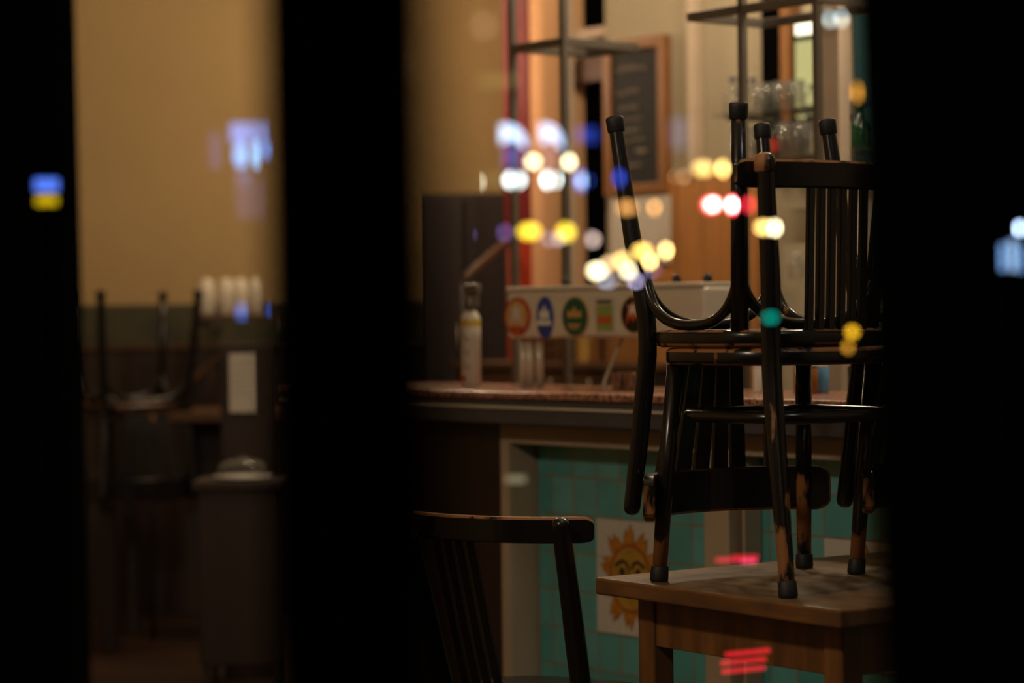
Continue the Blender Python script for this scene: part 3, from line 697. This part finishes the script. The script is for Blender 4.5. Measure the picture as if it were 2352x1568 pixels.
bottle('liquor_bottle', 1864, 195, 256, TS, 'clear_glass', 'black', 'black-capped clear bottle at the right end of the upper shelf', z0=zs1, r=.028)
bottle('liquor_bottle', 1786, 270, 362, TS, 'clear_glass', 'cap_blue', 'blue-capped bottle with red label on the lower shelf', z0=zs2, r=.036, band='label_red')
bottle('liquor_bottle', 1826, 272, 362, TS + .05, 'clear_glass', 'cap_blue', 'blue-capped clear bottle in the middle of the lower shelf', z0=zs2, r=.034)
bottle('liquor_bottle', 1862, 205 + 60, 362, TS, 'clear_glass', 'black', 'clear bottle with black cap on the lower shelf below the glowing panel', z0=zs2, r=.034)
bottle('liquor_bottle', 1952, 268, 362, TS, 'clear_glass', 'cap_blue', 'clear bottle on the lower shelf right of the grey upright', z0=zs2, r=.034)
bottle('liquor_bottle', 1982, 240, 362, TS, 'green_glass', 'green', 'green glass bottle at the right end of the lower shelf', z0=zs2, r=.034)
def tumbler(px, t, z, h, r, label, grp):
    s_ = CS(px, t, 280); b = bm_new(); lathe(b, [(r * .8, 0), (r * .85, .003), (r, h), (r * .94, h), (r * .78, .012), (.001, .012)], 20)
    o = obj('drinking_glass', b, M['clear_glass']); o.matrix_world = MC @ T(s_, t, z); tag(o, label, 'glass', grp)
GU = 'glasses on the upper shelf'; GL = 'glasses on the lower shelf'
for px, lab in ((1703, 'upper shelf glass between the two blue-capped bottles'), (1745, 'upper shelf glass just right of the second blue cap'), (1768, 'upper shelf glass in the middle of the row'), (1797, 'upper shelf glass left of the glowing panel'), (1830, 'upper shelf glass in front of the glowing panel')):
    tumbler(px, TS - .02, zs1, .085, .026, lab, GU)
for px, lab in ((1700, 'lower shelf glass between the upright chair legs'), (1722, 'lower shelf glass behind the square leg'), (1744, 'lower shelf glass left of the red label'), (1808, 'lower shelf glass right of the red-labelled bottle'), (1845, 'lower shelf glass under the glowing panel'), (1930, 'lower shelf glass beside the leaning leg')):
    tumbler(px, TS - .03, zs2, .10, .028, lab, GL)
# pale cupboard behind the slats, with niche
k0, k1 = CS(1800, 1.3), CS(2150, 1.3); kz1 = CP(1850, 425, 1.3)[1]; kz0 = CP(1850, 745, 1.3)[1]
pc = thing('pale_cupboard', 'pale cream cupboard behind the slats of the upright chair', 'cupboard', MC)
nz1 = CP(1830, 480, 1.3)[1]; nz0 = CP(1830, 560, 1.3)[1]; n1 = CS(1858, 1.3)
b = bm_new(); box(b, k0, k1, 1.45, 1.58, 0, kz1); box(b, n1, k1, 1.3, 1.45, 0, kz1); box(b, k0, n1, 1.3, 1.45, nz1, kz1); box(b, k0, n1, 1.3, 1.45, 0, nz0); obj('cupboard_body', b, M['wall_beige'], pc)
b = bm_new(); box(b, k0 + .01, n1 - .005, 1.435, 1.449, nz0, nz1); obj('niche_back', b, M['wood_dark'], pc)
b = bm_new(); box(b, n1 + .02, k1, 1.292, 1.3, kz0, kz1 - .06, .002); obj('door', b, M['paper'], pc)
s_ = CS(1828, 1.2); bottle('wine_glass', 1830, 580, 640, 1.24, 'clear_glass', 'white', 'small clear bottle seen between post and slats of the upright chair', r=.025)

# ------------------------------------------------------------------ left side of the hall
za = PY(300, 700, YL).z; zb = PY(300, 792, YL).z; zc3 = PY(300, 803, YL).z
b = bm_new(); box(b, -6, .2, YL - .02, YL, zb, za); struct('trim_11', b, mat('dado_green', (74, 70, 44), .6, rgb2=(44, 46, 34), scale=5)) 
b = bm_new(); box(b, -6, .2, YL - .06, YL, zc3, zb, .004); struct('trim_12', b, M['wood_mid'])
b = bm_new(); box(b, -6, .2, YL - .04, YL, 0, zc3)
for k in range(30): box(b, -6 + k * .2, -5.99 + k * .2, YL - .05, YL - .035, .1, zc3 - .05)
struct('trim_13', b, M['wood_dark'])
# dark cabinet between tan wall and red pillar
cA_ = PY(960, 445, 9.6); cB_ = PY(1168, 445, 9.6)
M['wood_deep'] = mat('wood_deep', (38, 20, 13), .6, noise=.4, scale=4, stretch=(5, 5, .6))
wc = thing('tall_cabinet', 'tall dark brown cabinet left of the red pillar behind the spray bottle', 'cabinet', Matrix.Identity(4))
b = bm_new(); box(b, cA_.x, cB_.x, 9.6, 10.1, 0, cA_.z, .005); obj('cabinet_body', b, M['wood_deep'], wc)
for k in range(2):
    x0 = cA_.x + (cB_.x - cA_.x) * k / 2 + .006; x1 = cA_.x + (cB_.x - cA_.x) * (k + 1) / 2 - .006
    b = bm_new(); box(b, x0, x1, 9.58, 9.6, .1, cA_.z - .02, .004); d_ = obj('door', b, M['wood_deep'], wc)
    b = bm_new(); tube(b, [(x1 - .03 if k == 0 else x0 + .03, 9.565, 1.1), (x1 - .03 if k == 0 else x0 + .03, 9.565, 1.25)], .006, 8); obj('handle', b, M['steel_dull'], d_)
def rail(name, a, c, Ya, Yc, label, ends):
    A = PY(*a, Ya); B = PY(*c, Yc); t = thing(name, label, 'handrail', Matrix.Identity(4))
    b = bm_new(); tube(b, [A, B], .014, 12); obj('handrail_bar', b, M['wood_mid'], t)
    for P in (A, B):
        b = bm_new(); tube(b, [(P.x, P.y, 0), (P.x, P.y, P.z - .01)], .013, 10); obj('newel_post', b, M['wood_dark'], t)
rail('stair_handrail', (1062, 642), (1172, 548), 8.3, 8.9, 'sloping orange-brown wooden handrail beside the spray bottle', 1)
rail('stair_handrail', (345, 950), (505, 822), 9.7, 10.1, 'sloping brown handrail low in the dark hall at left', 1)
# high table at left with upside-down chair, post with notice
HT = .93
A = PZ(190, 948, HT); YH = A.y
xr = PY(650, 948, YH).x
ht = thing('high_table', 'dark high wooden table in the gloom left of the front window post', 'table', Matrix.Identity(4))
b = bm_new(); box(b, A.x, xr, YH, YH + .5, HT - .04, HT, .005); obj('table_top', b, M['wood_mid'], ht)
for x in (A.x + .05, xr - .11):
    for y in (YH + .05, YH + .59):
        b = bm_new(); box(b, x, x + .06, y, y + .06, 0, HT - .04, .004); obj('leg', b, M['wood_dark'], ht)
b = bm_new(); box(b, A.x + .35, xr - .15, YH + .3, YH + .33, 0.12, HT - .04); obj('panel', b, M['wood_dark'], ht)
ci = copy_tree(chB, T(PY(300, 940, YH + .12).x, YH + .12, HT + SH + .001) @ RZ(.5) @ INV); ci['label'] = 'upside-down black chair on the dark high table at far left'
# notice on a wooden post
x0 = PY(505, 800, 8.6).x; x1 = PY(628, 800, 8.6).x
b = bm_new(); box(b, x0, x1, 8.6, 8.72, 0, PY(560, 790, 8.6).z, .004); tag(obj('wooden_screen', b, M['wood_dark'], None), 'narrow dark wooden screen holding the pale notice', 'screen')
a_ = PY(526, 812, 8.59); c_ = PY(590, 946, 8.59); b = bm_new(); box(b, a_.x, c_.x, 8.585, 8.598, c_.z, a_.z)
for k in range(7): box(b, a_.x + .01, c_.x - .012 - .006 * (k % 3), 8.5845, 8.59, a_.z - .03 - k * .02, a_.z - .028 - k * .02, mi=1)
tag(obj('paper_notice', b, [M['paper'], M['steel_dull']], None), 'pale upright paper notice on the dark wooden screen', 'notice')
# low side table with a glass dome
ZS = .74; A = PZ(470, 1106, ZS); B_ = PZ(625, 1106, ZS); ys = A.y; xm = (A.x + B_.x) / 2
st = thing('side_table', 'small brown side table under the glass dome left of the window post', 'table', T(xm, ys + .14, 0))
b = bm_new(); box(b, -.16, .16, -.14, .16, ZS - .03, ZS, .004); obj('table_top', b, M['wood_dark'], st)
b = bm_new(); box(b, -.14, .13, -.12, .14, .12, ZS - .03, .004); obj('cabinet', b, M['wood_dark'], st)
for sx in (-.13, .11):
    for sy in (-.11, .12): b = bm_new(); box(b, sx, sx + .02, sy, sy + .02, 0, .13); obj('leg', b, M['wood_dark'], st)
dm = thing('glass_dome', 'low shiny glass cake dome on a pale plate on the side table', 'cake dome', T(xm, ys + .14, ZS))
b = bm_new(); lathe(b, [(.05, 0), (.102, .006), (.106, .010), (.102, .011), (.04, .008)], 36); obj('plate', b, M['white'], dm)
b = bm_new(); lathe(b, [(.088, .011), (.089, .032), (.08, .05), (.056, .062), (.024, .068), (.009, .070), (.009, .076), (.001, .079)], 36, cap=False); obj('dome', b, M['chrome_glass'] if 'chrome_glass' in M else M['clear_glass'], dm)
# glasses on a small shelf against the left wall
sz = PY(540, 722, 9.9).z; g0 = PY(455, 722, 9.9); g1 = PY(660, 722, 9.9)
gs = thing('glass_rack', 'small wall shelf at left carrying upturned pale glasses', 'shelf', Matrix.Identity(4))
b = bm_new(); box(b, g0.x, g1.x, 9.8, 10.05, sz - .02, sz, .003); obj('shelf_board', b, M['wood_mid'], gs)
b = bm_new(); box(b, g0.x, g0.x + .02, 9.8, 10.58, sz - .06, sz - .02); box(b, g1.x - .02, g1.x, 9.8, 10.58, sz - .06, sz - .02); obj('bracket', b, M['steel_dull'], gs)
glassware('frosted_glass', (235, 225, 205), .25, .15)
for px, lab in ((475, 'leftmost pale glass on the small wall shelf'), (520, 'pale glass second from left on the wall shelf'), (553, 'pale glass third from left on the wall shelf'), (590, 'rightmost pale glass on the wall shelf')):
    p = PY(px, 722, 9.9); b = bm_new(); lathe(b, [(.030, 0), (.034, .003), (.036, .10), (.030, .135), (.012, .15), (.001, .15)], 20)
    o = obj('pint_glass', b, M['frosted_glass']); o.location = (p.x, 9.9, sz); tag(o, lab, 'glass', 'pale glasses on the left wall shelf')

# ------------------------------------------------------------------ the street behind the camera, seen as reflections in the pane
def mirror(px, py, D):
    p = PY(px, py, D); return Vector((p.x, 2 * YG - D, p.z))
BL = 38.
def strength(lum, Lw, Lh): return lum / (REFL * min(1, Lw / BL) * min(1, Lh / BL))
def lamp(px, py, w_, h_, rgb, lum, D, label, name='street_lamp', cat='street lamp', core=None):
    lum *= 1.8
    Lw, Lh = max(9, w_ - 26), max(9, h_ - 24); c = mirror(px, py, D); rx, rz = Lw / 2 / F * D, Lh / 2 / F * D
    t = thing(name, label, cat, T(c.x, c.y, 0), 'reflected street lamps')
    b = bm_new(); lathe(b, [(rx * math.sin(PI * i / 12) + 1e-4, -rz * math.cos(PI * i / 12)) for i in range(13)], 20, cap=False)
    obj('globe', b, emis(rgb, round(strength(lum, Lw, Lh), 2)), t).location = (0, 0, c.z)
    if core:
        b = bm_new(); lathe(b, [(.62 * rx * math.sin(PI * i / 12) + 1e-4, -.62 * rz * math.cos(PI * i / 12)) for i in range(13)], 20, cap=False)
        q = obj('bright_core', b, emis(core[0], round(strength(core[1] * 1.3, Lw * .62, Lh * .62), 2)), t); q.location = (0, rx * .5 + .02, c.z)
    b = bm_new(); tube(b, [(0, 0, 0), (0, 0, c.z - rz)], .018 if D > 14 else .010, 8); obj('pole', b, M['near_black'], t)
WHT = (235, 255, 250); CRM = (255, 240, 190); YEL = (255, 220, 60); WY = (255, 214, 120); ORG = (240, 170, 90); RED = (255, 50, 70)
lamp(1182, 413, 64, 54, WHT, 2.4, 34, 'white street lamp mirrored in the window, left of the brightest pair')
lamp(1266, 413, 58, 56, WHT, 2.6, 35, 'white street lamp mirrored in the window, right of the brightest pair')
lamp(1224, 371, 48, 42, CRM, .9, 38, 'cream lamp mirrored above and between the white pair')
lamp(1307, 372, 40, 44, CRM, .9, 39, 'cream lamp mirrored above right of the white pair')
lamp(1216, 531, 70, 52, YEL, 1.0, 30, 'yellow lamp mirrored above the left of the tap tower')
lamp(1300, 533, 58, 56, YEL, 1.0, 31, 'yellow lamp mirrored right of the first yellow one')
lamp(1272, 549, 60, 40, (225, 215, 235), .45, 36, 'pale lilac lamp mirrored between the yellow ones')
lamp(1358, 550, 52, 44, (235, 205, 190), .5, 36, 'pinkish lamp mirrored right of the yellow ones')
lamp(1440, 477, 62, 44, ORG, .45, 33, 'dull orange lamp mirrored under the chalkboard')
lamp(1503, 477, 34, 44, ORG, .35, 33, 'dull orange lamp mirrored on the pale sheet')
lamp(1615, 387, 64, 48, WY, .85, 32, 'warm lamp mirrored left of the tall chair leg')
lamp(1660, 387, 32, 50, WY, .9, 32, 'narrow warm lamp mirrored against the tall chair leg')
lamp(1562, 406, 52, 34, (220, 190, 140), .28, 36, 'faint tan lamp mirrored beside the chalkboard')
lamp(1635, 470, 64, 54, RED, 1.6, 26, 'red traffic light mirrored left of the tall chair leg', 'traffic_light', 'traffic light', ((255, 235, 225), 2.0))
lamp(1681, 471, 36, 56, RED, 1.6, 26, 'red traffic light mirrored on the tall chair leg', 'traffic_light', 'traffic light', ((255, 235, 225), 1.8))
lamp(1720, 470, 20, 48, RED, .35, 28, 'faint red light mirrored beside the rear post', 'traffic_light', 'traffic light')
lamp(1754, 522, 52, 42, WY, 1.0, 30, 'warm lamp mirrored on the rear post, left one')
lamp(1780, 523, 34, 46, CRM, 1.0, 30, 'warm lamp mirrored on the rear post, right one')
lamp(1371, 622, 56, 46, CRM, 1.5, 35.5, 'bright cream lamp mirrored over the tower, leftmost of the cluster')
lamp(1398, 606, 44, 40, (220, 180, 130), .55, 42, 'tan lamp mirrored over the tower in the cluster')
lamp(1432, 598, 58, 46, WY, 1.0, 34, 'yellow lamp mirrored in the middle of the cluster')
lamp(1442, 622, 40, 48, CRM, 1.7, 34.5, 'brightest cream lamp of the cluster over the tower')
lamp(1476, 577, 58, 44, (255, 205, 100), 1.1, 33.5, 'amber lamp mirrored at the top of the cluster')
lamp(1493, 600, 32, 42, WY, 1.0, 33, 'narrow amber lamp mirrored on the leaning chair leg')
lamp(1530, 575, 32, 44, (255, 215, 130), .9, 32.5, 'amber lamp mirrored alone right of the leaning leg')
lamp(1395, 645, 50, 34, (180, 190, 215), .35, 44, 'bluish lamp mirrored lowest in the cluster')
lamp(1355, 642, 34, 34, (180, 120, 70), .25, 44, 'brown lamp mirrored low left in the cluster')
lamp(1460, 645, 40, 32, (190, 180, 220), .3, 44, 'lilac lamp mirrored low right in the cluster')
lamp(1503, 620, 32, 40, (190, 170, 225), .3, 44, 'lilac lamp mirrored under the narrow amber one')
lamp(1340, 415, 56, 64, (70, 120, 255), .8, 30, 'blue lamp mirrored right of the white pair', core=((170, 215, 255), .9))
lamp(1422, 408, 32, 50, (50, 80, 220), .25, 36, 'deep blue lamp mirrored on the chalkboard')
lamp(1001, 418, 26, 44, (225, 225, 190), .35, 36, 'pale lamp mirrored at the soft edge of the window post')
lamp(1098, 418, 18, 44, (225, 225, 190), .3, 36, 'thin pale lamp mirrored left of the red pillar')
lamp(1066, 540, 56, 44, (150, 130, 215), .28, 36, 'violet lamp mirrored over the dark cabinet')
lamp(1160, 534, 40, 44, (140, 110, 190), .15, 36, 'faint violet lamp mirrored beside the red pillar')
lamp(1770, 729, 52, 38, (0, 150, 130), .28, 24, 'teal light mirrored low on the rear post', 'signal_light', 'signal light')
lamp(1958, 762, 46, 44, (225, 170, 30), .40, 20, 'yellow light mirrored over the right stack, upper one', 'signal_light', 'signal light')
lamp(1951, 797, 46, 40, (205, 145, 35), .32, 21.5, 'yellow light mirrored over the right stack, lower one', 'signal_light', 'signal light')
lamp(1906, 44, 22, 44, WHT, .22, 34, 'thin white lamp mirrored at top right, left of two')
lamp(1933, 43, 24, 46, WHT, .22, 34, 'thin white lamp mirrored at top right, right of two')
lamp(1969, 212, 20, 60, (255, 170, 30), .25, 30, 'thin orange lamp mirrored beside the dark frame at right')
lamp(2342, 524, 34, 46, (190, 220, 255), .8, 30, 'white-blue lamp mirrored at the right picture edge')
def sign(px, py, w_, h_, D, label, rects, name='shop_sign', cat='sign'):
    """lit panels (dx,dy,w,h in px, rgb, lum) on a dark board with a post"""
    c = mirror(px, py, D); k = D / F; t = thing(name, label, cat, T(c.x, c.y, 0))
    b = bm_new(); box(b, -w_ / 2 * k, w_ / 2 * k, -.16, -.04, c.z - h_ / 2 * k, c.z + h_ / 2 * k, .01); obj('sign_board', b, M['near_black'], t)
    if c.z - h_ / 2 * k > 0.02: b = bm_new(); tube(b, [(0, -.1, 0), (0, -.1, c.z - h_ / 2 * k)], .03, 8); obj('post', b, M['near_black'], t)
    for dx, dy, ww, hh_, rgb, lum, *sh in rects:
        b = bm_new()
        if sh: poly = [(k * (dx + a * ww / 2), c.z - k * dy + k * q * hh_ / 2) for a, q in sh[0]]
        else: poly = [(k * (dx + a * ww / 2), c.z - k * dy + k * q * hh_ / 2) for a, q in ((-1, -1), (1, -1), (1, 1), (-1, 1))]
        prism(b, poly, 'y', -.035, -.02); obj('lit_panel', b, emis(rgb, round(lum * 1.3 / REFL, 2)), t)
ARC = ((-1, -.6), (-1, 1), (-.2, .95), (.4, .6), (.8, 0), (1, -1), (.5, -.8), (.1, -.2))
LBL = (150, 195, 255)
sign(1182, 312, 90, 90, 22, 'blue-white curved lit sign mirrored left of the red pillar edge', [(-2, 0, 62, 56, (190, 220, 255), 1.2, ARC), (-8, 46, 36, 50, (130, 130, 235), .22)])
sign(1268, 312, 70, 90, 23, 'blue-white curved lit sign mirrored right of the red pillar', [(0, 0, 52, 58, (190, 215, 255), 1.2, ARC), (-6, 46, 24, 60, (220, 170, 180), .22)])
sign(1346, 308, 70, 70, 25, 'dim deep blue lit sign mirrored on the dark window', [(-10, 0, 22, 30, (60, 90, 225), .3), (14, 2, 20, 34, (60, 90, 225), .3)])
sign(1560, 305, 60, 90, 26, 'faint lilac lit panel mirrored right of the chalkboard', [(0, 0, 36, 70, (150, 160, 215), .12)])
blob = lambda n: tuple((math.cos(2 * PI * i / n), math.sin(2 * PI * i / n)) for i in range(n))
sign(566, 395, 230, 260, 20, 'large blue lit shop sign mirrored over the cream wall beside the window post', [(14, -90, 100, 44, (120, 160, 255), .55), (-12, -40, 34, 60, (120, 180, 255), .9, blob(14)), (28, -42, 30, 66, (130, 195, 255), 1.0, blob(14)), (56, -52, 34, 44, (100, 160, 255), .8, blob(14)), (-72, -50, 22, 80, (110, 110, 190), .16), (14, 60, 76, 90, (130, 120, 190), .09), (-4, 20, 40, 40, (120, 150, 230), .2)])
sign(105, 440, 80, 100, 18, 'blue over yellow lit sign mirrored on the dark frame at left', [(0, -16, 54, 28, (90, 130, 255), .7), (0, 20, 48, 22, (215, 180, 20), .6)])
sign(555, 716, 60, 60, 22, 'small blue lit panel mirrored above the dado at left', [(0, 0, 16, 28, (70, 140, 255), .55)])
sign(626, 712, 40, 50, 22, 'small blue lit panel mirrored at the left post edge', [(0, 0, 12, 18, (70, 130, 255), .5)])
sign(2325, 590, 90, 110, 20, 'blue-white striped lit sign mirrored at the right picture edge', [(-20, 0, 12, 60, (140, 190, 255), .6), (2, -4, 12, 70, (170, 210, 255), .7), (22, 4, 12, 60, (140, 190, 255), .5)])
sign(1705, 1283, 150, 50, 8, 'red glowing car light mirrored at the far table edge', [(-30, 4, 56, 8, (235, 30, 60), .55), (8, -2, 60, 8, (235, 25, 50), .45), (16, 6, 36, 10, (255, 60, 110), .7)], 'car_light', 'car light')
sign(1706, 1528, 170, 80, 7, 'three red slanting bars of a car light mirrored under the table', [(14, -24, 104, 9, (225, 25, 45), .5, ((-1, -1.4), (1, .6), (1, 2.6), (-1, .6))), (4, -4, 104, 9, (225, 25, 45), .5, ((-1, -1.4), (1, .6), (1, 2.6), (-1, .6))), (4, 16, 100, 9, (225, 25, 45), .5, ((-1, -1.4), (1, .6), (1, 2.6), (-1, .6)))], 'car_light', 'car light')
sign(1185, 1101, 80, 40, 12, 'faint cream lit plate mirrored left of the green tiles', [(0, 0, 44, 14, (200, 190, 150), .22)])
sign(1100, 186, 200, 40, 47, 'wide faint yellowish lit strip mirrored left of the red pillar', [(0, 0, 170, 20, (210, 190, 110), .11)])
sign(1110, 411, 160, 50, 49, 'faint pale lit strip mirrored just left of the white lamps', [(0, 0, 100, 22, (200, 190, 120), .09)])
